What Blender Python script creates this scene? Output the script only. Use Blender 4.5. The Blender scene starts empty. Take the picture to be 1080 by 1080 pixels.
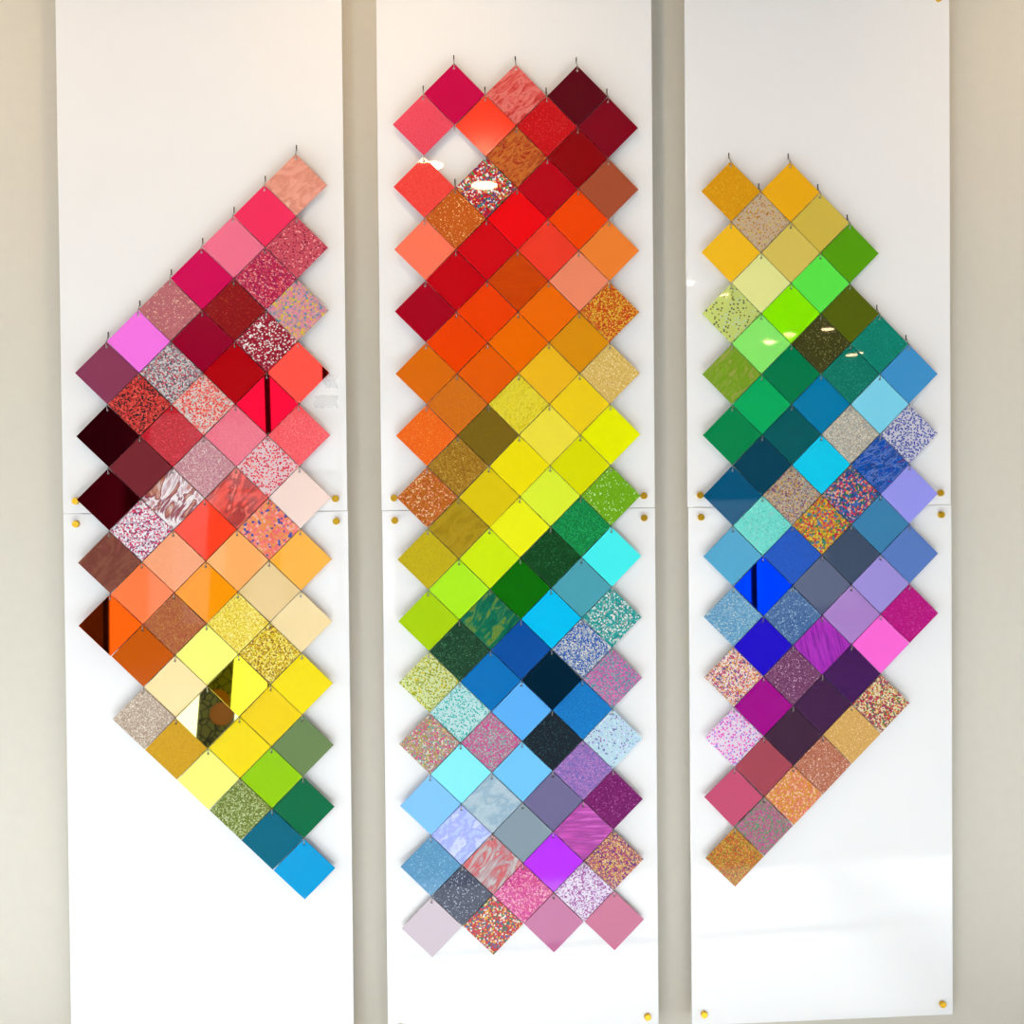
import bpy, bmesh, math, random
from mathutils import Vector, Matrix
random.seed(7)
scene = bpy.context.scene
C = scene.collection
ZC = 1.55                       # height of the picture centre above the floor

# ------------------------------------------------------------------ camera
CAM = (-0.19733, -2.53233, 0.04 + ZC)
YAW, PITCH, ROLL = 0.0706346, -0.0157911, 0.0091262
FPX = 1167.0
def cam_axes():
    ca, sa = math.cos(YAW), math.sin(YAW)
    cb, sb = math.cos(PITCH), math.sin(PITCH)
    cc, sc = math.cos(ROLL), math.sin(ROLL)
    Ry = Matrix(((ca, -sa, 0), (sa, ca, 0), (0, 0, 1)))
    Rp = Matrix(((1, 0, 0), (0, cb, sb), (0, -sb, cb)))
    Rr = Matrix(((cc, 0, -sc), (0, 1, 0), (sc, 0, cc)))
    return Rr @ Rp @ Ry         # rows: right, forward, up
R = cam_axes()
cd = bpy.data.cameras.new('camera'); cam = bpy.data.objects.new('camera', cd); C.objects.link(cam)
cd.sensor_width = 36.0; cd.lens = 36.0 * FPX / 1080.0; cd.clip_start = 0.05
right, fwd, up = R[0], R[1], R[2]
cam.matrix_world = Matrix(((right.x, up.x, -fwd.x, CAM[0]), (right.y, up.y, -fwd.y, CAM[1]),
                           (right.z, up.z, -fwd.z, CAM[2]), (0, 0, 0, 1)))
scene.camera = cam

# ------------------------------------------------------------------ light
scene.view_settings.view_transform = 'Standard'
scene.view_settings.look = 'None'
scene.view_settings.gamma = 1.0
scene.view_settings.use_curve_mapping = False
scene.view_settings.exposure = -0.05

w = bpy.data.worlds.new('sky'); scene.world = w; w.use_nodes = True
w.node_tree.nodes['Background'].inputs[0].default_value = (0.80, 0.90, 1.0, 1)
w.node_tree.nodes['Background'].inputs[1].default_value = 0.5

def area(name, loc, rot, sx, sy, energy, col):
    d = bpy.data.lights.new(name, 'AREA'); d.shape = 'RECTANGLE'; d.size = sx; d.size_y = sy
    d.energy = energy; d.color = col
    o = bpy.data.objects.new(name, d); C.objects.link(o); o.location = loc; o.rotation_euler = rot
    return o
# daylight outside the left window and the one opposite; the rest is fill outside added windows
area('daylight_side', (-3.75, -1.02, 0.85), (0, -math.pi/2, 0), 1.6, 1.5, 36, (0.82, 0.92, 1.0))
area('fill_side_rear', (-3.75, -5.7, 1.75), (0, -math.pi/2, 0), 1.7, 3.0, 190, (0.82, 0.92, 1.0))
area('fill_other_side', (5.35, -4.0, 1.2), (0, math.pi/2, 0), 2.0, 5.0, 60, (0.82, 0.92, 1.0))
area('daylight_front', (-2.0, -10.85, 1.3), (math.pi/2, 0, 0), 2.8, 2.5, 42, (0.95, 0.97, 1.0))
area('fill_front_right', (3.8, -10.85, 0.8), (math.pi/2, 0, 0), 2.0, 1.5, 9, (0.95, 0.97, 1.0))
sd = bpy.data.lights.new('sun', 'SUN'); sd.energy = 78.0; sd.angle = math.radians(1.0); sd.color = (0.92, 0.97, 1.0)
sun = bpy.data.objects.new('sun', sd); C.objects.link(sun); sun.location = (-8, -3, 3)
SUN_EL, SUN_AZ = math.radians(13.5), math.radians(4)      # low sun through the side window, falling on the floor only
sun.rotation_euler = Vector((math.cos(SUN_EL)*math.cos(SUN_AZ), -math.cos(SUN_EL)*math.sin(SUN_AZ), -math.sin(SUN_EL))).to_track_quat('-Z', 'Y').to_euler()
LAMP_RADIANCE = 160.0

# ------------------------------------------------------------------ helpers
def lin(hexs):
    out = []
    for i in (0, 2, 4):
        c = int(hexs[i:i+2], 16) / 255.0
        out.append(c/12.92 if c <= 0.04045 else ((c + 0.055)/1.055)**2.4)
    return out
def link(name, me, parent=None, mats=None):
    o = bpy.data.objects.new(name, me); C.objects.link(o)
    if parent is not None: o.parent = parent
    return o
def box(bm, x0, x1, y0, y1, z0, z1):
    vs = [bm.verts.new((x, y, z)) for x in (x0, x1) for y in (y0, y1) for z in (z0, z1)]
    for f in ((0,1,3,2), (4,6,7,5), (0,4,5,1), (2,3,7,6), (0,2,6,4), (1,5,7,3)):
        bm.faces.new([vs[i] for i in f])
def mesh(name, bm, mat=None, smooth=False):
    bmesh.ops.recalc_face_normals(bm, faces=bm.faces)
    me = bpy.data.meshes.new(name); bm.to_mesh(me); bm.free()
    if mat: me.materials.append(mat)
    if smooth:
        for p in me.polygons: p.use_smooth = True
    return me
def lathe(bm, prof, n=20):      # profile (radius, y) revolved about the y axis
    rings = []
    for r, y in prof:
        rings.append([bm.verts.new((r*math.cos(2*math.pi*i/n), y, r*math.sin(2*math.pi*i/n))) for i in range(n)])
    for a, b in zip(rings, rings[1:]):
        for i in range(n):
            bm.faces.new((a[i], a[(i+1) % n], b[(i+1) % n], b[i]))
    bm.faces.new(rings[0]); bm.faces.new(rings[-1])
def tube(bm, pts, r, n=6):
    pts = [Vector(p) for p in pts]; prev = None; rings = []
    for i, p in enumerate(pts):
        t = (pts[min(i+1, len(pts)-1)] - pts[max(i-1, 0)]).normalized()
        a = Vector((1, 0, 0)); b = t.cross(a).normalized()
        rings.append([bm.verts.new(p + r*(math.cos(2*math.pi*j/n)*a + math.sin(2*math.pi*j/n)*b)) for j in range(n)])
    for a, b in zip(rings, rings[1:]):
        for j in range(n): bm.faces.new((a[j], a[(j+1) % n], b[(j+1) % n], b[j]))
    bm.faces.new(rings[0]); bm.faces.new(rings[-1])

class NT:
    def __init__(s, name):
        s.m = bpy.data.materials.new(name); s.m.use_nodes = True
        s.t = s.m.node_tree; s.bsdf = s.t.nodes['Principled BSDF']; s.out = s.t.nodes['Material Output']
    def n(s, kind, **kw):
        nd = s.t.nodes.new(kind)
        for k, v in kw.items(): setattr(nd, k, v)
        return nd
    def l(s, a, b): s.t.links.new(a, b)
def plain(name, col, rough=0.5, metal=0.0, noise=0.0, nscale=8.0, coat=0.0, emit=None):
    q = NT(name); b = q.bsdf
    b.inputs['Base Color'].default_value = (*col, 1); b.inputs['Roughness'].default_value = rough
    b.inputs['Metallic'].default_value = metal; b.inputs['Coat Weight'].default_value = coat
    if noise:
        tc = q.n('ShaderNodeTexCoord'); nz = q.n('ShaderNodeTexNoise'); nz.inputs['Scale'].default_value = nscale
        nz.inputs['Detail'].default_value = 6
        mr = q.n('ShaderNodeMapRange'); mr.inputs[3].default_value = 1-noise; mr.inputs[4].default_value = 1+noise
        hs = q.n('ShaderNodeHueSaturation'); hs.inputs['Color'].default_value = (*col, 1)
        q.l(tc.outputs['Object'], nz.inputs['Vector']); q.l(nz.outputs['Fac'], mr.inputs[0])
        q.l(mr.outputs[0], hs.inputs['Value']); q.l(hs.outputs[0], b.inputs['Base Color'])
        bp = q.n('ShaderNodeBump'); bp.inputs['Strength'].default_value = 0.05; bp.inputs['Distance'].default_value = 0.002
        q.l(nz.outputs['Fac'], bp.inputs['Height']); q.l(bp.outputs[0], b.inputs['Normal'])
    if emit:
        b.inputs['Emission Color'].default_value = (*emit[0], 1); b.inputs['Emission Strength'].default_value = emit[1]
    return q.m
M_WALL  = plain('beige_wall_paint', (0.68, 0.64, 0.545), 0.75, noise=0.03, nscale=40)
M_ROOM  = plain('room_wall_paint', (0.50, 0.485, 0.46), 0.8, noise=0.02, nscale=6)
M_CEIL  = plain('ceiling_paint', (0.16, 0.155, 0.15), 0.85, noise=0.02)
M_FLOOR = plain('floor_screed', (0.75, 0.76, 0.77), 0.45, noise=0.12, nscale=2)
M_PANEL = plain('white_gloss_panel', (0.88, 0.876, 0.872), 0.02, noise=0.008, nscale=3)
M_BRASS = plain('brushed_brass', (0.72, 0.42, 0.02), 0.30, metal=0.75, noise=0.06, nscale=300)
M_STEEL = plain('hook_steel', (0.40, 0.37, 0.33), 0.28, metal=1.0)
M_SLOT  = plain('slot_black', (0.012, 0.011, 0.010), 0.7)
M_DARK  = plain('dark_window_frame', (0.03, 0.03, 0.035), 0.4)
M_TRIM  = plain('lamp_trim_white', (0.8, 0.8, 0.78), 0.4)
M_LAMP  = plain('lamp_diffuser', (0.9, 0.85, 0.75), 0.5, emit=((1.0, 0.68, 0.38), LAMP_RADIANCE))
def glass_mat():
    q = NT('window_glass'); t = q.n('ShaderNodeBsdfTransparent'); g = q.n('ShaderNodeBsdfGlossy')
    g.inputs['Roughness'].default_value = 0.02; mx = q.n('ShaderNodeMixShader'); mx.inputs[0].default_value = 0.06
    q.l(t.outputs[0], mx.inputs[1]); q.l(g.outputs[0], mx.inputs[2]); q.l(mx.outputs[0], q.out.inputs[0])
    return q.m
M_GLASS = glass_mat()

# ------------------------------------------------------------------ room
WY = 0.056                                  # face of the display wall; room runs towards -y
X0, X1, Y0, ZT = -3.6, 5.2, -10.6, 3.09
def structure(name, boxes, mat):
    bm = bmesh.new()
    for b in boxes: box(bm, *b)
    o = link(name, mesh(name, bm, mat)); o['kind'] = 'structure'; return o
structure('wall_back', [(X0, X1, WY, WY+0.12, 0, ZT)], M_WALL)
structure('floor', [(X0-.12, X1+.12, Y0-.12, WY+.12, -0.1, 0)], M_FLOOR)
structure('ceiling', [(X0-.12, X1+.12, Y0-.12, WY+.12, ZT, ZT+.1)], M_CEIL)
RW = (-6.5, -1.5, 0.20, 2.20)               # opening added in the right wall for flat fill light: y0, y1, z0, z1
structure('wall_right', [(X1, X1+.12, Y0, RW[0], 0, ZT), (X1, X1+.12, RW[1], WY+.12, 0, ZT),
                         (X1, X1+.12, RW[0], RW[1], 0, RW[2]), (X1, X1+.12, RW[0], RW[1], RW[3], ZT)], M_ROOM)
LW = (-1.75, -0.28, 0.05, 1.65)               # opening in the left wall: y0, y1, z0, z1
BW = (-7.2, -4.2, 0.90, 2.60)               # second opening, added for fill from the left; an added wall keeps sun out
structure('wall_left', [(X0-.12, X0, Y0, BW[0], 0, ZT), (X0-.12, X0, BW[1], LW[0], 0, ZT), (X0-.12, X0, LW[1], WY+.12, 0, ZT),
                        (X0-.12, X0, LW[0], LW[1], 0, LW[2]), (X0-.12, X0, LW[0], LW[1], LW[3], ZT),
                        (X0-.12, X0, BW[0], BW[1], 0, BW[2]), (X0-.12, X0, BW[0], BW[1], BW[3], ZT)], M_ROOM)
structure('sun_blocker_wall', [(X0-1.9, X0-1.7, -9.5, -3.9, 0, 3.8)], M_ROOM)  # unseen wall added outside to keep the sun off the rear left opening
FW = (-3.4, -0.6, 0.05, 2.55)                # openings in the wall opposite: x0, x1, z0, z1
GW = (2.8, 4.8, 0.05, 1.55)  # right-hand opening, added as something bright for the blue mirror tile
structure('wall_front', [(X0-.12, FW[0], Y0-.12, Y0, 0, ZT), (FW[1], GW[0], Y0-.12, Y0, 0, ZT), (GW[1], X1+.12, Y0-.12, Y0, 0, ZT),
                         (FW[0], FW[1], Y0-.12, Y0, 0, FW[2]), (FW[0], FW[1], Y0-.12, Y0, FW[3], ZT),
                         (GW[0], GW[1], Y0-.12, Y0, 0, GW[2]), (GW[0], GW[1], Y0-.12, Y0, GW[3], ZT)], M_ROOM)
def window(name, along, a0, a1, z0, z1, at, n):
    root = bpy.data.objects.new(name, None); C.objects.link(root); root['kind'] = 'structure'
    def piece(nm, u0, u1, v0, v1, d0, d1, mat):
        bm = bmesh.new()
        if along == 'y': box(bm, at+d0, at+d1, u0, u1, v0, v1)
        else: box(bm, u0, u1, at+d0, at+d1, v0, v1)
        link(nm, mesh(nm, bm, mat), root)
    t = 0.06
    piece('window_sill', a0, a1, z0, z0+t, -.07, -.01, M_DARK); piece('window_head', a0, a1, z1-t, z1, -.07, -.01, M_DARK)
    st = (a1-a0)/n
    for i in range(n+1):
        u = a0 + i*st; u0 = min(max(u-t/2, a0), a1-t)
        piece('mullion', u0, u0+t, z0+t, z1-t, -.07, -.01, M_DARK)
    piece('transom', a0+t, a1-t, z0+(z1-z0)*.72, z0+(z1-z0)*.72+.05, -.065, -.015, M_DARK)
    for i in range(n):
        piece('pane', a0+i*st+.03, a0+(i+1)*st-.03, z0+t, z1-t, -.045, -.039, M_GLASS)
window('window_1', 'y', LW[0], LW[1], LW[2], LW[3], X0, 2)
window('added_window_3', 'y', RW[0], RW[1], RW[2], RW[3], X1+.08, 4)
window('added_window_5', 'y', BW[0], BW[1], BW[2], BW[3], X0, 3)
window('window_2', 'x', FW[0], FW[1], FW[2], FW[3], Y0, 4)
window('added_window_4', 'x', GW[0], GW[1], GW[2], GW[3], Y0, 2)
# painted screen by the far window, seen only mirrored in the gold tiles
def screen_mat():
    q = NT('screen_painting'); tc = q.n('ShaderNodeTexCoord'); v = q.n('ShaderNodeTexVoronoi', feature='DISTANCE_TO_EDGE')
    v.inputs['Scale'].default_value = 11; r = q.n('ShaderNodeValToRGB'); e = r.color_ramp.elements
    e[0].position, e[1].position = 0.03, 0.08; e[0].color = (0.01, 0.01, 0.008, 1); e[1].color = (0.20, 0.19, 0.05, 1)
    q.l(tc.outputs['Object'], v.inputs['Vector']); q.l(v.outputs['Distance'], r.inputs[0]); q.l(r.outputs[0], q.bsdf.inputs['Base Color'])
    return q.m
scr = bpy.data.objects.new('painted_screen', None); C.objects.link(scr); scr.location = (-2.62, -10.2, 0.0); scr.rotation_euler = (0, 0.06, 0)
scr['label'] = 'olive painted screen with dark branches and an orange ball, mirrored in gold tiles'; scr['category'] = 'screen'
bm = bmesh.new(); box(bm, -.20, .20, -.02, .02, 0.04, 1.75); link('board', mesh('screen_board', bm, screen_mat()), scr)
for sx in (-.2, .17):
    bm = bmesh.new(); box(bm, sx, sx+.03, -.16, .16, 0.015, 0.05); link('foot', mesh('screen_foot', bm, M_DARK), scr)
bm = bmesh.new(); lathe(bm, [(.13, 0.020), (.13, 0.030), (.11, 0.034)], 28); o = link('ball_motif', mesh('ball_motif', bm, plain('orange_paint', (.55, .16, .02), .5)), scr); o.location = (.06, 0, .80)

# ceiling downlights
LAMPS = [(-1.45, -0.62, 'above the left board'), (-0.28, -0.62, 'above the middle board'), (1.40, -0.62, 'above the right board'),
         (-0.20, -2.46, 'straight above the viewer'), (1.6, -5.2, 'in the middle of the ceiling'),
         (3.1, -8.2, 'far back on the right'), (4.4, -9.3, 'in the far right corner')]
bmr = bmesh.new(); lathe(bmr, [(0.082, 0), (0.082, 0.010), (0.060, 0.014), (0.060, 0.0)], 28); me_ring = mesh('lamp_trim', bmr, M_TRIM, True)
bmd = bmesh.new(); lathe(bmd, [(0.058, 0.002), (0.058, 0.0165)], 28); me_disc = mesh('lamp_disc', bmd, M_LAMP)
for x, y, where in LAMPS:
    r = bpy.data.objects.new('ceiling_downlight', None); C.objects.link(r); r.location = (x, y, ZT)
    r.rotation_euler = (-math.pi/2, 0, 0)   # local +y points down
    r['label'] = 'round recessed warm white ceiling downlight ' + where; r['category'] = 'lamp'; r['group'] = 'ceiling downlights'
    link('trim_ring', me_ring, r); link('diffuser', me_disc, r)

# ------------------------------------------------------------------ boards
H = 0.0705                                  # half diagonal pitch of the tile lattice
COLX = {'L': -0.71077, 'M': 0.0, 'R': 0.70854}
COLZ = {'L': 0.0023 + ZC, 'M': 0.0 + ZC, 'R': -0.0025 + ZC}
WORD = {'L': 'left', 'M': 'middle', 'R': 'right'}
PF, PT = 0.016, 0.006                       # board front face (y) and thickness
SEAM = 0.0062 + ZC
EDGE = {('L', 1): (-1.030, -0.3948), ('L', 0): (-1.030, -0.3936), ('M', 1): (-0.3168, 0.3188), ('M', 0): (-0.3155, 0.3190),
        ('R', 1): (0.3968, 1.0325), ('R', 0): (0.3986, 1.0340)}
PANEL_LABEL = {('L', 1): 'upper left glossy white board carrying pink and dark red tiles',
               ('L', 0): 'lower left glossy white board carrying peach, yellow and green tiles',
               ('M', 1): 'upper middle glossy white board carrying red, orange and yellow tiles',
               ('M', 0): 'lower middle glossy white board carrying green, blue and violet tiles',
               ('R', 1): 'upper right glossy white board carrying yellow, green and teal tiles',
               ('R', 0): 'lower right glossy white board carrying blue, purple and rose tiles'}
def bevel_all(bm, w):
    bmesh.ops.recalc_face_normals(bm, faces=bm.faces)
    bmesh.ops.bevel(bm, geom=list(bm.edges), offset=w, segments=1, affect='EDGES')
bms = bmesh.new(); lathe(bms, [(0.0085, PF+PT), (0.0085, WY-0.0013)], 18); me_barrel = mesh('standoff_barrel', bms, M_BRASS, False)
bmc = bmesh.new(); lathe(bmc, [(0.0078, PF), (0.0078, PF-0.0065), (0.0066, PF-0.0080)], 20); me_cap = mesh('standoff_cap', bmc, M_BRASS, False)
PANELS = {}
FIT = (2.53233 + PF) / (2.53233 + 0.025)   # edges were measured for a board 25 mm behind the tile fronts
EDGE = {k: tuple(CAM[0] + (v - CAM[0])*FIT for v in e) for k, e in EDGE.items()}
for (c, u), (x0, x1) in EDGE.items():
    z0, z1 = (SEAM+0.0007, SEAM+1.22) if u else (SEAM-1.22, SEAM-0.0007)
    bm = bmesh.new(); box(bm, x0, x1, PF, PF+PT, z0, z1); bevel_all(bm, 0.0007)
    p = link('display_board', mesh('display_board', bm, M_PANEL)); PANELS[c, u] = p
    p['label'] = PANEL_LABEL[c, u]; p['category'] = 'board'; p['group'] = 'white display boards'
    zz = (SEAM+0.028, z1-0.027) if u else (SEAM-0.0235, z0+0.027)
    for z in zz:
        for s, x in ((0, x0+0.0285), (1, x1-0.0265)):
            b = link('standoff_barrel', me_barrel, p); b.location = (x, 0, z)
            k = link('standoff_cap', me_cap, p); k.location = (x, 0, z); k['label'] = 'round brass standoff cap'

# hook: steel wire from the slot over the top corner of a tile and into its hole
bm = bmesh.new()
tube(bm, [(0, PF-0.0003, 0.0125), (0, 0.0115, 0.0120), (0, 0.0068, 0.0050), (0, 0.0044, 0.0002), (0, 0.0015, 0.0), (0, -0.0012, -0.0002),
          (0, -0.0024, -0.0022), (0, -0.0025, -0.0090), (0, -0.0016, -0.0122), (0, 0.0015, -0.0128), (0, 0.0050, -0.0122)], 0.00095, 6)
me_hook = mesh('hook', bm, M_STEEL, True)
bm = bmesh.new(); box(bm, -0.0013, 0.0013, PF-0.0004, PF+0.001, 0.0100, 0.0235); me_slot = mesh('slot', bm, M_SLOT)
def add_hook(c, x, z):
    p = PANELS[c, 1 if z > SEAM - 0.012 else 0]
    hk = link('hook', me_hook, p); hk.location = (x, 0, z); hk.rotation_euler = (0, random.uniform(-.03, .03), random.uniform(-.03, .03))
    sl = link('slot', me_slot, p); sl.location = (x, 0, z)

# ------------------------------------------------------------------ tiles
# row column | description | finish and colours (S solid, T translucent, G glitter, mostly with glints put into the palette, C confetti chips,
# F flakes in clear, V swirled marble, W streaked, X mirror)
TILES = {}
TILES['M'] = """
-3 1|crimson gloss|S c80046
-3 3|red veined marble|V b01e28 d8504a e88078 c02a30 s=16
-3 5|blackish maroon|S 5c0010
-2 0|rose red fabric textured|G f04a60 e84058 f2546a s=500
-2 2|shiny vermilion|S ff3a20
-2 4|scarlet sparkling|G c8000e c8000e d00c18 c00010 e84a40 s=420
-2 6|dark wine red|S 820018
-1 3|amber and red marbled|V 8c1a1e a02818 b4461e d07a32 a0301e c86428 8c1a1e s=13
-1 5|deep blood red|S 8e0004
0 0|coral red fine sparkle|G fa463e f84a42 f03c36 ff6458 s=420
0 2|rainbow chip on red|C c8141e d01428 b40a32 f0f0f0 e63c3c 3c6e96 e6a050 6e286e 28a050 ffffff c81e28 s=170
0 4|cherry red|S b80014
0 6|terracotta brown|S aa5032
1 1|copper orange glitter|G c85a12 c85a12 be500c d2691e ffd68c s=330
1 3|bright signal red|S f0040c
1 5|bold orange|S f44600
2 0|plain salmon pink|S ff7a5c
2 2|strong red|S d20410
2 4|glowing red orange|T ff3c28
2 6|soft light orange|T ff8232
3 1|deep red|S c4000e
3 3|burnt orange streaked|W d44a02 c84000 d24a06 s=8
3 5|glowing salmon|T ff8a68
4 0|dark crimson ribbed|W ac001e a6001a b00022 s=60
4 2|red orange|S f04000
4 4|warm orange faintly sparkling|T ff6a04
4 6|red and gold chip|C d2461e dc501e e6a01e c83c14 f0c850 c86414 e6b43c s=230
5 1|flame orange|S f04200
5 3|clear tangerine|T ff6a00
5 5|golden ochre|S de920e
6 0|amber brown glowing|T d86a08
6 2|pumpkin orange|S e85c00
6 4|amber yellow glowing|T ffb81e
6 6|pale champagne gold glitter|G dcb85a e0be64 e6c878 d2aa50 fff0be s=330
7 1|bronze orange glitter|G d87008 d06808 dc7a14 c86404 s=420
7 3|brushed yellow glitter|V d2be00 e1cd0a f0e146 c8b400 e6d214 s=40
7 5|golden yellow glowing|T ffcc18
8 0|tangerine sparkle|G f4640a f06008 f87014 ff9a4a s=420
8 2|olive brown satin|G 78600a 785e06 826808 s=420
8 4|sunny yellow glowing|T ffdc3c
8 6|neon yellow|T e6ff00
9 1|antique gold glitter|G 96690f 8c5f0a a5781e b98c28 d7b450 s=330
9 3|bright yellow|T ffdc08
9 5|greenish yellow|S dee000
10 0|copper chip glitter|C b9550f c8641e c86e14 d2732d e6825a af5a0f be5f14 f0c896 c87814 s=200
10 2|mustard yellow gloss|S e0c808
10 4|glowing neon lime yellow|T d8ff32
10 6|grass green glitter with white flecks|G 6eaa0a 69a505 73af0f 78b414 c8e6a0 s=280
11 1|olive gold pearl|V 8c6e0a a0820f b4961e 967808 s=9
11 3|fluorescent yellow|T e8ff14
11 5|emerald glitter|G 007d32 007846 0a8c46 1eaa5a 006e32 s=330
12 0|dull gold glitter|G c3af0a bea805 cdb914 b4a000 s=420
12 2|chartreuse yellow|S d0ec0a
12 4|blackish green sparkle|G 003c14 003c14 004619 0a501e 2d7846 s=330
12 6|bright aqua|S 46f0f0
13 1|fresh lime|S aeec1e
13 3|pure leaf green|S 046c00
13 5|greyed teal|S 4ba0b0
14 0|apple green|S aad00a
14 2|green and gold veined|V 00503c 055f46 0a6e50 6e8c32 00553c s=12
14 4|vivid sky cyan|S 00bef0
14 6|teal and silver chip|C 14a0a0 0f9696 3cb4af b4dcd7 f0f5f0 28aaa5 a0aaa5 1e8c8c s=210
15 1|forest black glitter|G 0f371e 0f371e 14412a 1e5032 46825a s=330
15 3|royal navy blue|S 004c9e
15 5|blue and silver glitter|C 1e5ab4 7d96b4 c8cdd2 aab4be 326ebe e1e1d7 1450aa s=240
16 0|clear lime flake|F e1ebb4 aaaa14 919b1e b4b432 e1cd32 a0aa28 d=0.75 s=210
16 2|medium blue|S 006eb8
16 4|dark navy mirror|X 19557d
16 6|pink and teal glitter|C c85aa0 5a96aa 9678a0 d26eaf 46a0a5 b4a0b4 e66eb4 s=240
17 1|pale turquoise flake|F d2f5f5 3cbeb9 64cdc8 28a5a5 5ac8c3 d=0.75 s=220
17 3|soft sky blue|T 5aaaff
17 5|cobalt sparkle|G 0073be 006eb9 0a7dc8 1e96dc s=420
18 0|rainbow holographic glitter|C beaa82 a0aa96 d26e96 64aaaa c8b45a e6e6d2 b48c78 dc3c8c a08c50 s=230
18 2|pink and grey teal glitter|C d25096 a0828c 82a0a5 dc3c96 a8969b c86496 b4b9b9 s=230
18 4|midnight sparkle|G 05141e 05141e 071924 0a2332 28505a s=330
18 6|ice blue speckled|F cde6ff 5a64aa 965aaa a0beeb e6d2ff e6f5ff d=0.45 s=220
19 1|light cyan|S 87ebff
19 3|baby blue|T 6ebeff
19 5|lilac glitter|G 8c64af 826eb4 aa6eb4 7864aa b482c3 5f5aaf s=280
20 0|powder blue|S 82c3ff
20 2|cloudy blue grey|V a0b9c8 b4c8d2 91afc3 becdd2 s=14 soft=1
20 4|slate violet|S 6e6991
20 6|plum glitter|G 6e055a 69055a 780f64 82196e b45aa5 s=330
21 1|periwinkle pearl|V aab9f5 b9cdfa a0aaf0 d2dcff b4b4f5 s=16 soft=1
21 3|mid grey satin|S 8294a0
21 5|orchid wood grain|W d25fc3 c855b4 a04696 d769c8 be50aa s=9
22 0|steel blue glitter|G 5a96be 5a96be 649bc3 508cb4 91bedc s=330
22 2|grey and red swirl|V aaa5aa c8c3c3 b4969b d25a5f b9b4b4 c3aaaa s=8
22 4|vivid violet|T b432ff
22 6|gold and purple chip|C 8c3c82 d2a55a c85a6e 5a3278 e6c896 be6e64 aa4678 dcb464 s=230
23 1|charcoal navy glitter|G 3c4155 41465a 373c50 505a6e b4bed2 s=330
23 3|hot pink chip|C dc3c96 d23c8c e65aaa eb82b4 c82882 f5b4c8 e16e8c s=210
23 5|lilac and white chip|C ebe1f0 e6dcf0 c896c8 9b4696 f5ebf5 dcc8e6 aa5aaa s=220
24 0|pale mauve grey|S c8b9c3
24 2|red rainbow chip|C c81e28 d2321e e6aa3c 1e6e3c c83c50 f0e6d2 3c5a96 b4141e s=170
24 4|mauve pink|S be6996
24 6|dusty rose|S c36487
"""
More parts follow.
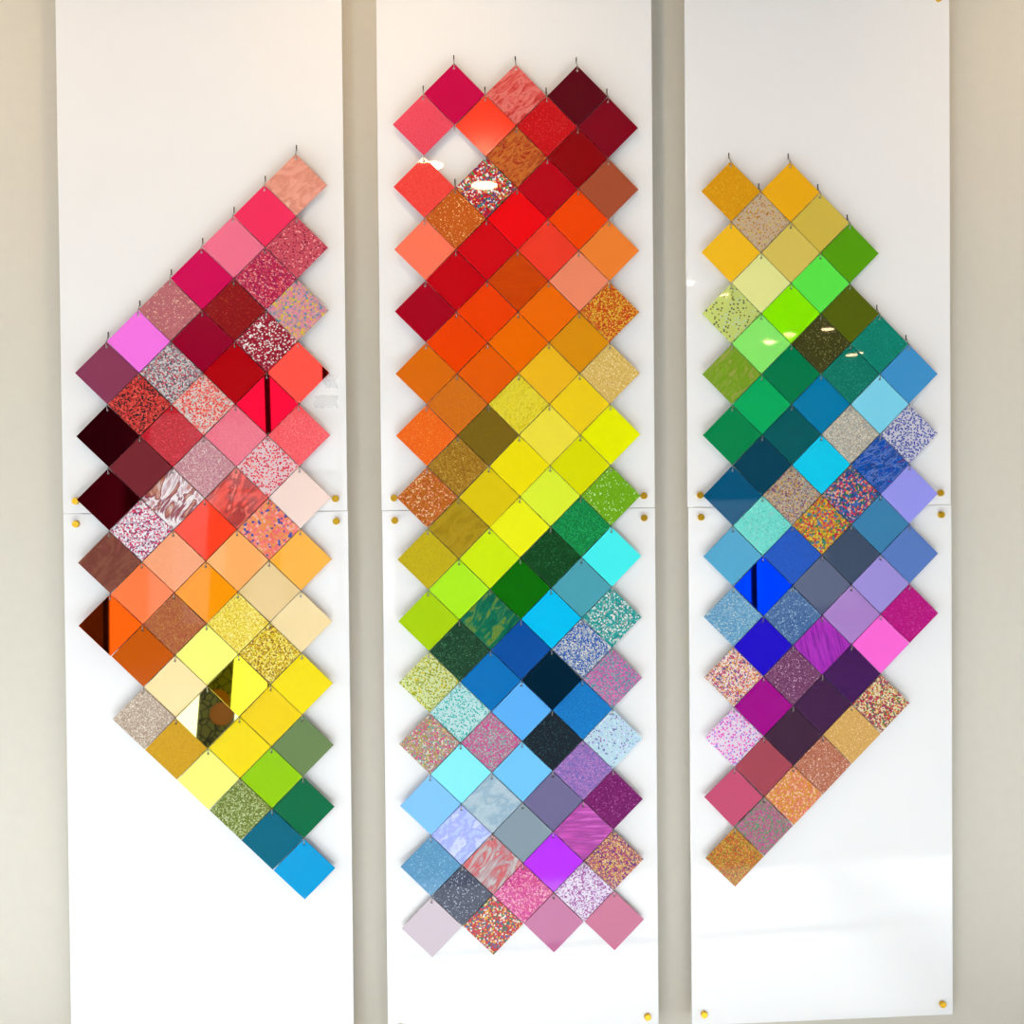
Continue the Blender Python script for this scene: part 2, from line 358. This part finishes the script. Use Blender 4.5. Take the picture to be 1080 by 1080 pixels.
TILES['L'] = """
0 6|salmon pearl marbled|V e69682 f0aa96 dc8c78 f5beaa s=9
1 5|hot pink|S f53260
2 4|bubblegum pink glowing|T ff7391
2 6|rose red flecked|G cd4b5f cd5064 c8465a d75f6e d25564 8c1e3c f0aaaa s=240
3 3|raspberry magenta|S d40056
3 5|magenta red glitter|C be1450 c81e46 aa1455 e65a64 d23c5a f0a0a0 9b1e5a s=230
4 2|dusty rose glitter|G b9646e be6e73 b4646e c87878 f0c8b4 s=300
4 4|dark red gold sparked|G 8c0006 8c0006 87000a 960008 960a0a b43c1e s=260
4 6|pastel rainbow chip|C dc96aa d28ca5 e6a0b4 6e96af e6c83c f08ca0 b4a0aa ebaa8c s=150
5 1|bright orchid pink|S fa78eb
5 3|deep burgundy|S 960028
5 5|burgundy and white chip|C a00a28 aa1432 8c0a28 c83246 a00f2d e6d2d2 9b1e3c 960a28 fafafa s=190
6 0|mauve wine|S 8c3c5a
6 2|silver and red chip glitter|C b4aaaf c8c3c3 785a6e e1dcdc dc5055 96828c 5f5a6e d2d2cd s=220
6 4|blood red gloss|S b0000a
6 6|coral red mirror|X ff3c32
7 1|red and black chip|C e1463c d23c32 3c1e23 f05a4b b42823 2d191e c83232 s=210
7 3|coral and white chip|C f05a50 f5c8be dcdcd7 fa7869 e6463c f0aaa0 c8c8c8 s=190
7 5|ruby red mirror|X d20a28
8 0|blackish maroon mirror|X 5a0a19
8 2|ruby glitter|G c80a23 be051e d2142d aa0014 e64655 s=350
8 4|rose pink sparkle|G f0738a ee7085 f57d91 e66e82 s=420
8 6|coral sparkle|G fa505a f54b55 ff6469 ff8278 s=380
9 1|dark maroon satin|S 731923
9 3|pink silver glitter|G c88c96 be7d87 d2a5a5 b9738a e6d7cd s=330
9 5|pale pink red flecked|F f5d7dc e63c46 dc1e46 fa8278 d=0.5 s=200
10 0|wine red mirror|X 780a1e
10 2|white and burgundy swirl|V eee0dc d2beb9 b46e50 82143c f5f0f0 c8aab4 be6446 ebe1e1 s=7
10 4|coral and maroon swirl|V fa5a4b f06459 e65046 a03c3c ff7d6e f5554b s=7
10 6|blush pink glowing|T fad2c8
11 1|white and raspberry chip|C f5f0f5 f0ebf0 e65a82 d21e50 783c6e ffffff e6c8d7 beaabe s=210
11 3|bright red orange|S ff4123
11 5|orange pink chip with navy|C fa7364 fa8c5a fa6e6e f0a050 ff8278 3c46a0 fab4a0 f58c46 s=120
12 0|reddish brown|V 7d4137 87503f 733c32 914f46 s=8
12 2|peach salmon sparkle|G faa578 fca87c f7a074 s=420
12 4|soft peach orange|S ffaf64
12 6|amber gloss|S ffb02d
13 1|coral orange gloss|S ff7d46
13 3|pure orange gloss|S fa960a
13 5|tan beige gloss|S e6c88c
14 0|rust gloss|X d24a0a
14 2|copper glitter|G aa5a32 af5f32 b9733c a55037 c89650 s=300
14 4|bright gold glitter|G ebd23c e1be28 f0dc5a fff08c c8a014 s=280
14 6|pale peach glowing|T fdd4a0
15 1|burnt orange|S c35500
15 3|pale lemon gloss|S f5f578
15 5|chunky gold chip|C e6c828 f0dc3c b47d0f ffeb6e 96690a dcb41e faf08c s=220
16 2|cream peach gloss|S fae1a5
16 4|yellow gold mirror|X ebdc32
16 6|lemon yellow gloss|S f5de08
17 1|beige silver glitter|G beaa96 b4a08c d2c3af a58c78 ebe1d2 s=300
17 3|pale gold clear mirror|X faf5aa
17 5|warm yellow gloss|S f0d008
18 2|old gold glitter|G cd9b0a c89605 d7a514 be8c05 s=380
18 4|egg yolk yellow|S f0d70c
18 6|sage green|S 69824f
19 3|milky lemon glowing|T f5fa78
19 5|bright lime|S 91c800
20 4|olive silver glitter|G 7d8c3c 6e7d2d a5b478 5f6e1e c8d2a0 s=260
20 6|bottle green gloss|S 006940
21 5|deep petrol blue|S 00647d
22 6|azure blue|S 009bd7
"""
TILES['R'] = """
0 0|marigold sparkling|G e4a008 e09c06 e8a60e e4a008 ecb428 s=200
0 2|amber yellow|S f5b414
1 1|clear gold glitter|F dcc8aa c8821e b4780f dca032 e6d24b d=0.6 s=210
1 3|olive yellow|S d7be4b
2 0|sunflower yellow|S fcc423
2 2|khaki yellow|S dec85e
2 4|moss green|S 5aa50a
3 1|pale primrose glowing|T e4e696
3 3|light fluorescent green|T 5fe84b
4 0|clear pale lime flake|F dce68c 6e6e50 8c8246 c8dcc8 d=0.22 s=180
4 2|acid green|T 8cf000
4 4|dark olive|G 556400 556400 5c6a04 s=420
5 1|mint green glowing|T 8cf06e
5 3|blackish olive glitter|G 3c3c12 414119 37370f 4b4b1e 96965a s=330
5 5|sea green glitter|G 00826e 007d69 0a8c78 28a58c s=330
6 0|green and olive streaked|V 78aa1e 8ca53c 6ea00f a0a550 82aa28 s=12
6 2|jade green gloss|S 007d4b
6 4|deep teal glitter|G 007864 00735f 0a826e 2d9b87 s=330
6 6|cornflower blue|S 4196d2
7 1|spring green|S 00af5f
7 3|cerulean blue|S 007daf
7 5|pale sky blue glowing|T 7dd2fa
8 0|emerald green|S 00874b
8 2|dark teal|S 005a5f
8 4|silver beige glitter|G b9b4a5 aaa596 c8c3b4 96a0a0 e1d7c3 b4967d s=300
8 6|white and blue speckled|F e1e1eb 5064b4 6e78be 3c50aa d=0.6 s=200
9 1|ink blue|S 00415a
9 3|electric cyan|T 0ac8ff
9 5|ocean blue marble|V 0a3c96 1450b4 005abe 1e3c82 6482c8 0050b4 0f46aa 824650 1450b4 s=13
10 0|petrol blue|S 00557d
10 2|beige rainbow glitter|C b9a091 aa9687 8c466e c8b496 c8a03c 91a5a0 d2b9a0 825a6e s=230
10 4|navy rainbow chip|C 28508c 325a96 c83c64 1e4682 e6a064 dcb4aa 3c6ebe c8325a 287850 s=160
10 6|pale periwinkle|T 9696eb
11 1|pale aqua speckled|F 82ebe1 5fc8be 96f0e6 a0d2cd d=0.3 s=220
11 3|yellow red and green chip|C d7b41e c89b1e d2463c 288246 e6c832 c81e3c 3c78a0 b98c14 dc783c s=150
11 5|steel teal blue|S 3c82af
12 0|sky steel blue|S 4ba5cd
12 2|cobalt glitter|G 0050be 004bb9 0a5ac8 1464d2 s=380
12 4|dark slate|S 415069
12 6|medium periwinkle blue|S 5a7dc3
13 1|bright blue mirror|X 003cff
13 3|slate grey blue|S 555f7d
13 5|lavender gloss|S a091dc
14 0|light blue silver glitter|G 5f9bc3 6ea5c8 8cb9d2 508cb4 d2d7cd s=300
14 2|denim blue glitter|G 41649b 466ea0 375a91 5f82af a0bed7 s=300
14 4|pinkish lilac|S aa82c8
14 6|magenta glitter|G b9007d b40578 c30f87 d24ba0 s=300
15 1|ultramarine blue|S 1900c8
15 3|purple pinstriped|W aa2db9 a528b4 aa2db9 7d1e96 aa2db9 b432be a528b4 7d1e96 aa2db9 s=14 v=1
15 5|candy pink|S ff69d7
16 0|cream rainbow chip|C f0dcd2 e6c8be d2466e 46508c f0b450 faf0e6 dc965a c85a96 ebd7c8 s=220
16 2|mauve glitter|G 6e375f 69325a 783c69 8c5a7d d2aac3 s=300
16 4|dark purple|W 41144f 46195a 3c1450 s=10
17 1|magenta purple|S a00087
17 3|deep plum|W 461e4b 411e46 4b2350 s=10
17 5|cream chip with red|C e1cd96 e6d7aa d23246 b4325a 507850 f0e1be dca03c 8c3c64 s=200
18 0|white with pink flakes|F fae6fa f05ac8 f0a0dc aa82dc d=0.5 s=180
18 2|dark aubergine|S 41233c
18 4|golden tan sparkle|G d7a55a d2a055 dcaf64 f0d291 s=300
19 1|dusty brick rose|S a54655
19 3|copper rose glitter|G b4644b aa5f46 be7355 c88c73 ebd2be s=300
20 0|raspberry satin|S c34b6e
20 2|orange pink glitter|C e1825a dc960f f08c82 d78c1e e6785f f5c8a0 e6a03c s=210
21 1|pink and green glitter|C b46e8c 6e8264 c84696 8c7d73 46a06e a09678 d278a0 be5a87 s=240
22 0|orange green red glitter|C be7d1e c8963c c84b32 8c8c28 d26e1e dcaa46 a0502d s=240
"""

# tile mesh: square on its corner with rounded edges and a hole for the hook
HD, TH = H*0.985, 0.003
HOLE = HD - 0.0115               # height of the hook hole above the tile centre
def tile_mesh():
    bm = bmesh.new(); e = 0.0006
    def ring(s, y): return [bm.verts.new((s*a, y, s*b)) for a, b in ((0, 1), (1, 0), (0, -1), (-1, 0))]
    def hole(y, r=0.0028): return [bm.verts.new((r*math.cos(2*math.pi*i/8), y, HOLE + r*math.sin(2*math.pi*i/8))) for i in range(8)]
    f, f2, b2, b = ring(HD-e, 0), ring(HD, e), ring(HD, TH-e), ring(HD-e, TH)
    hf, hb = hole(0), hole(TH)
    for p, q in ((f, f2), (f2, b2), (b2, b)):
        for i in range(4): bm.faces.new((p[i], p[(i+1) % 4], q[(i+1) % 4], q[i]))
    for i in range(8): bm.faces.new((hf[i], hf[(i+1) % 8], hb[(i+1) % 8], hb[i]))
    for o, h in ((f, hf), (b, hb)):     # o: top, right, bottom, left; h: 0 right, 2 top, 4 left, 6 bottom
        bm.faces.new((o[0], o[1], h[0], h[1], h[2])); bm.faces.new((o[1], o[2], h[6], h[7], h[0]))
        bm.faces.new((o[2], o[3], h[4], h[5], h[6])); bm.faces.new((o[3], o[0], h[2], h[3], h[4]))
    return mesh('acrylic_tile', bm)
ME = tile_mesh()

GAIN = 0.95
def rgb(hx, g=GAIN): return tuple(min(0.98, v*g) for v in lin(hx)) + (1,)
def ramp(q, cols, interp, fac, last=0, g=GAIN):
    r = q.n('ShaderNodeValToRGB'); cr = r.color_ramp; cr.interpolation = interp
    n = len(cols)
    pos = [i/n if interp == 'CONSTANT' else (i/(n-1) if n > 1 else 0) for i in range(n)]
    if last: pos = [i*(1-last)/(n-1) for i in range(n)]
    while len(cr.elements) < n: cr.elements.new(0.5)
    for i, c in enumerate(cols):
        cr.elements[i].position = pos[i]
    for i, c in enumerate(cols): cr.elements[i].color = rgb(c, g)
    q.l(fac, r.inputs[0]); return r
def tile_material(desc, spec):
    q = NT('acrylic_' + desc.replace(' ', '_')); b = q.bsdf
    tok = spec.split(); kind = tok[0]; cols = [t for t in tok[1:] if '=' not in t]
    opt = dict((t.split('=')[0], float(t.split('=')[1])) for t in tok[1:] if '=' in t)
    b.inputs['Roughness'].default_value = 0.03; b.inputs['IOR'].default_value = 1.49; b.inputs['Specular IOR Level'].default_value = 0.36
    sc = opt.get('s', 250.0)
    tc = q.n('ShaderNodeTexCoord'); mp = q.n('ShaderNodeMapping')
    mp.inputs['Location'].default_value = (random.uniform(0, 3), random.uniform(0, 3), random.uniform(0, 3))
    q.l(tc.outputs['Object'], mp.inputs['Vector'])
    def voro(scale):
        v = q.n('ShaderNodeTexVoronoi'); v.inputs['Scale'].default_value = scale; q.l(mp.outputs[0], v.inputs['Vector'])
        s = q.n('ShaderNodeSeparateColor'); q.l(v.outputs['Color'], s.inputs[0]); return v, s
    def translucent(colour_socket, default, ft, fa, clear=None):
        # part diffuse reflecting, part diffuse transmitting, part clear
        tr = q.n('ShaderNodeBsdfTranslucent'); tp = q.n('ShaderNodeBsdfTransparent')
        m1 = q.n('ShaderNodeMixShader'); m2 = q.n('ShaderNodeMixShader')
        m1.inputs[0].default_value = ft; m2.inputs[0].default_value = fa
        for s in (tr.inputs[0], tp.inputs[0]):
            if colour_socket is not None: q.l(colour_socket, s)
            else: s.default_value = default
        if clear: tp.inputs[0].default_value = clear
        q.l(b.outputs[0], m1.inputs[1]); q.l(tr.outputs[0], m1.inputs[2])
        q.l(m1.outputs[0], m2.inputs[1]); q.l(tp.outputs[0], m2.inputs[2]); q.l(m2.outputs[0], q.out.inputs[0])
        return m2
    if kind in 'ST':
        b.inputs['Base Color'].default_value = rgb(cols[0], 1.2 if kind == 'T' else GAIN)
        if kind == 'T': translucent(None, rgb(cols[0], 1.1), 0.04, 0.15, tuple(v**0.5 for v in rgb(cols[0], 1.1)[:3]) + (1,))
        elif desc == 'shiny vermilion': b.inputs['Roughness'].default_value = 0.14
        elif 'satin' in desc: b.inputs['Roughness'].default_value = 0.5; b.inputs['Specular IOR Level'].default_value = 0.2
    elif kind in 'GC':
        sc *= 1.55 if kind == 'C' else 1.5
        v, s = voro(sc)
        r = ramp(q, cols, 'CONSTANT', s.outputs[0], 0.06 if kind == 'G' and len(cols) > 3 else 0, 0.84 if kind == 'C' else 0.92); q.l(r.outputs[0], b.inputs['Base Color'])
        if kind == 'C':       # edges of the chips a little uneven
            nz = q.n('ShaderNodeTexNoise'); nz.inputs['Scale'].default_value = sc*1.5
            mxv = q.n('ShaderNodeMix', data_type='VECTOR'); mxv.inputs[0].default_value = 0.0
            ad = q.n('ShaderNodeVectorMath', operation='MULTIPLY_ADD'); ad.inputs[1].default_value = (0.35/sc,)*3
            q.l(mp.outputs[0], nz.inputs['Vector']); q.l(nz.outputs['Color'], ad.inputs[0]); q.l(mp.outputs[0], ad.inputs[2])
            q.l(ad.outputs[0], v.inputs['Vector']); q.t.nodes.remove(mxv)
        b.inputs['Roughness'].default_value = 0.4; b.inputs['Specular IOR Level'].default_value = 0.15
        b.inputs['Coat Weight'].default_value = 0.4; b.inputs['Coat Roughness'].default_value = 0.02
    elif kind == 'F':
        sc *= 1.2
        v, s = voro(sc)
        r = ramp(q, cols[1:], 'CONSTANT', s.outputs[0])
        th = q.n('ShaderNodeMath', operation='LESS_THAN'); th.inputs[1].default_value = opt['d']; q.l(s.outputs[1], th.inputs[0])
        ds = q.n('ShaderNodeMath', operation='LESS_THAN'); ds.inputs[1].default_value = 0.52; q.l(v.outputs['Distance'], ds.inputs[0])
        ml = q.n('ShaderNodeMath', operation='MULTIPLY'); q.l(th.outputs[0], ml.inputs[0]); q.l(ds.outputs[0], ml.inputs[1])
        mc = q.n('ShaderNodeMix', data_type='RGBA'); q.l(ml.outputs[0], mc.inputs[0])
        mc.inputs[6].default_value = rgb(cols[0], 1.15); q.l(r.outputs[0], mc.inputs[7])
        q.l(mc.outputs[2], b.inputs['Base Color'])
        m2 = translucent(mc.outputs[2], None, 0.15, 0.3)
        fa = q.n('ShaderNodeMath', operation='MULTIPLY_ADD'); fa.inputs[1].default_value = -0.25; fa.inputs[2].default_value = 0.32
        q.l(ml.outputs[0], fa.inputs[0]); q.l(fa.outputs[0], m2.inputs[0])
    elif kind in 'VW':
        nz = q.n('ShaderNodeTexNoise'); nz.inputs['Detail'].default_value = 6; nz.inputs['Roughness'].default_value = 0.55
        mp2 = q.n('ShaderNodeMapping')
        if kind == 'V':
            mp.inputs['Rotation'].default_value = (0, math.radians(random.uniform(25, 65)), 0)
            mp2.inputs['Scale'].default_value = (1, 1, 2.6); nz.inputs['Scale'].default_value = sc*1.6
            nz.inputs['Distortion'].default_value = 0.2 if opt.get('soft') else 1.6
            if opt.get('soft'): mp2.inputs['Scale'].default_value = (1, 1, 1.5)
        else:
            mp2.inputs['Scale'].default_value = (1, 1, 9) if not opt.get('v') else (9, 1, 0.6)
            if opt.get('v'): mp.inputs['Rotation'].default_value = (0, 0.25, 0)
            nz.inputs['Scale'].default_value = sc
        q.l(mp.outputs[0], mp2.inputs['Vector']); q.l(mp2.outputs[0], nz.inputs['Vector'])
        mr = q.n('ShaderNodeMapRange'); mr.inputs[1].default_value = 0.28; mr.inputs[2].default_value = 0.72
        q.l(nz.outputs['Fac'], mr.inputs[0])
        r = ramp(q, cols, 'LINEAR', mr.outputs[0]); q.l(r.outputs[0], b.inputs['Base Color'])
    elif kind == 'X':
        b.inputs['Base Color'].default_value = rgb(cols[0], 1.0); b.inputs['Metallic'].default_value = 1.0
        b.inputs['Roughness'].default_value = 0.015
    return q.m

TILT = {('L', 6, 6): (4.38, 2.23), ('L', 7, 5): (3.4, 0.33), ('M', 16, 4): (-3.2, -1.5), ('R', 13, 1): (-.9, .34), ('L', 16, 4): (-4.2, .3),
        ('L', 17, 3): (-4.6, .2), ('L', 8, 0): (2.2, -.3), ('L', 14, 0): (-1, 1.6),
        ('R', 6, 4): (0.02, 0.05), ('R', 5, 3): (0.33, -1.92), ('R', 5, 1): (-0.02, -0.05),
        ('M', -2, 2): (0.35, -2.89), ('M', 0, 2): (-1.02, -2.85), ('R', 4, 0): (1.65, 1.48)}
DATA = {}
for c in 'LMR':
    for line in TILES[c].strip().splitlines():
        rk, desc, spec = line.split('|'); r, k = (int(v) for v in rk.split())
        DATA[c, r, k] = (desc, spec)
seen = set()
for (c, r, k), (desc, spec) in DATA.items():
    x = (k-3)*H + COLX[c]; z = -(r-10.5)*H + COLZ[c]
    o = link('acrylic_tile', ME)
    if not ME.materials: ME.materials.append(M_PANEL)
    o.material_slots[0].link = 'OBJECT'; o.material_slots[0].material = tile_material(desc, spec)
    tx, tz = TILT.get((c, r, k), (random.gauss(0, .25), random.gauss(0, .25)))
    ry = random.gauss(0, .22)
    if (c, r, k) == ('R', 20, 0): ry = 1.5
    rot = Matrix.Rotation(math.radians(tz), 3, 'Z') @ Matrix.Rotation(math.radians(ry), 3, 'Y') @ Matrix.Rotation(math.radians(tx), 3, 'X')
    hole = Vector((0, 0, HOLE)); off = hole - rot @ hole            # a tile swings about its hook hole
    o.location = (x + off.x, off.y, z + off.z); o.rotation_euler = rot.to_euler()
    nb = None
    for dr, dk, word in ((-1, -1, 'lower right of'), (-1, 1, 'lower left of'), (1, -1, 'upper right of'), (1, 1, 'upper left of')):
        if (c, r+dr, k+dk) in DATA: nb = (word, DATA[c, r+dr, k+dk][0]); break
    lab = desc + ' tile on ' + WORD[c] + ' board'
    if nb:
        rest = 16 - len(lab.split()) - 3
        s = nb[1].split()
        if len(s) <= rest: lab += ', ' + nb[0] + ' ' + nb[1]
    assert lab not in seen and len(lab.split()) <= 16, lab
    seen.add(lab)
    o['label'] = lab; o['category'] = 'tile'; o['group'] = 'acrylic sample tiles on the ' + WORD[c] + ' board'
    add_hook(c, x, z + H)
add_hook('M', (1-3)*H, -(-1-10.5)*H + ZC + H)      # bare hook where no tile hangs

# scraps of clear sticky tape left on the upper left board
def tape_mat():
    q = NT('clear_tape'); t = q.n('ShaderNodeBsdfTransparent'); b = q.bsdf
    b.inputs['Base Color'].default_value = (0.95, 0.96, 0.97, 1); b.inputs['Roughness'].default_value = 0.12
    nz = q.n('ShaderNodeTexNoise'); nz.inputs['Scale'].default_value = 160; nz.inputs['Distortion'].default_value = 1.5
    tc = q.n('ShaderNodeTexCoord'); bp = q.n('ShaderNodeBump'); bp.inputs['Strength'].default_value = 0.6; bp.inputs['Distance'].default_value = 0.002
    q.l(tc.outputs['Object'], nz.inputs['Vector']); q.l(nz.outputs['Fac'], bp.inputs['Height']); q.l(bp.outputs[0], b.inputs['Normal'])
    mx = q.n('ShaderNodeMixShader'); mx.inputs[0].default_value = 0.24
    q.l(t.outputs[0], mx.inputs[1]); q.l(b.outputs[0], mx.inputs[2]); q.l(mx.outputs[0], q.out.inputs[0])
    return q.m
M_TAPE = tape_mat()
for x0, x1, z0, z1, lab in ((-0.4395, -0.4150, 0.287, 0.314, 'small crumpled scrap of clear tape right of the coral red mirror tile'),
                            (-0.4640, -0.4150, 0.242, 0.268, 'larger crumpled strip of clear tape below the coral red mirror tile')):
    bm = bmesh.new(); nx, nz_ = 9, 6; g = []
    for side in (0, 1):
        rnd = random.Random(3)
        g.append([[bm.verts.new((x0+(x1-x0)*i/nx + rnd.uniform(-.0022, .0022), PF-0.0004-0.0012*rnd.random()-0.0002*(1-side),
                                 ZC+z0+(z1-z0)*j/nz_ + rnd.uniform(-.0022, .0022))) for j in range(nz_+1)] for i in range(nx+1)])
    for side in (0, 1):
        for i in range(nx):
            for j in range(nz_): bm.faces.new((g[side][i][j], g[side][i+1][j], g[side][i+1][j+1], g[side][i][j+1]))
    rim = [(i, 0) for i in range(nx)] + [(nx, j) for j in range(nz_)] + [(i, nz_) for i in range(nx, 0, -1)] + [(0, j) for j in range(nz_, 0, -1)]
    for (a, b_), (c_, d) in zip(rim, rim[1:] + rim[:1]): bm.faces.new((g[0][a][b_], g[0][c_][d], g[1][c_][d], g[1][a][b_]))
    o = link('clear_tape', mesh('clear_tape', bm, M_TAPE, True)); o['label'] = lab; o['category'] = 'tape'
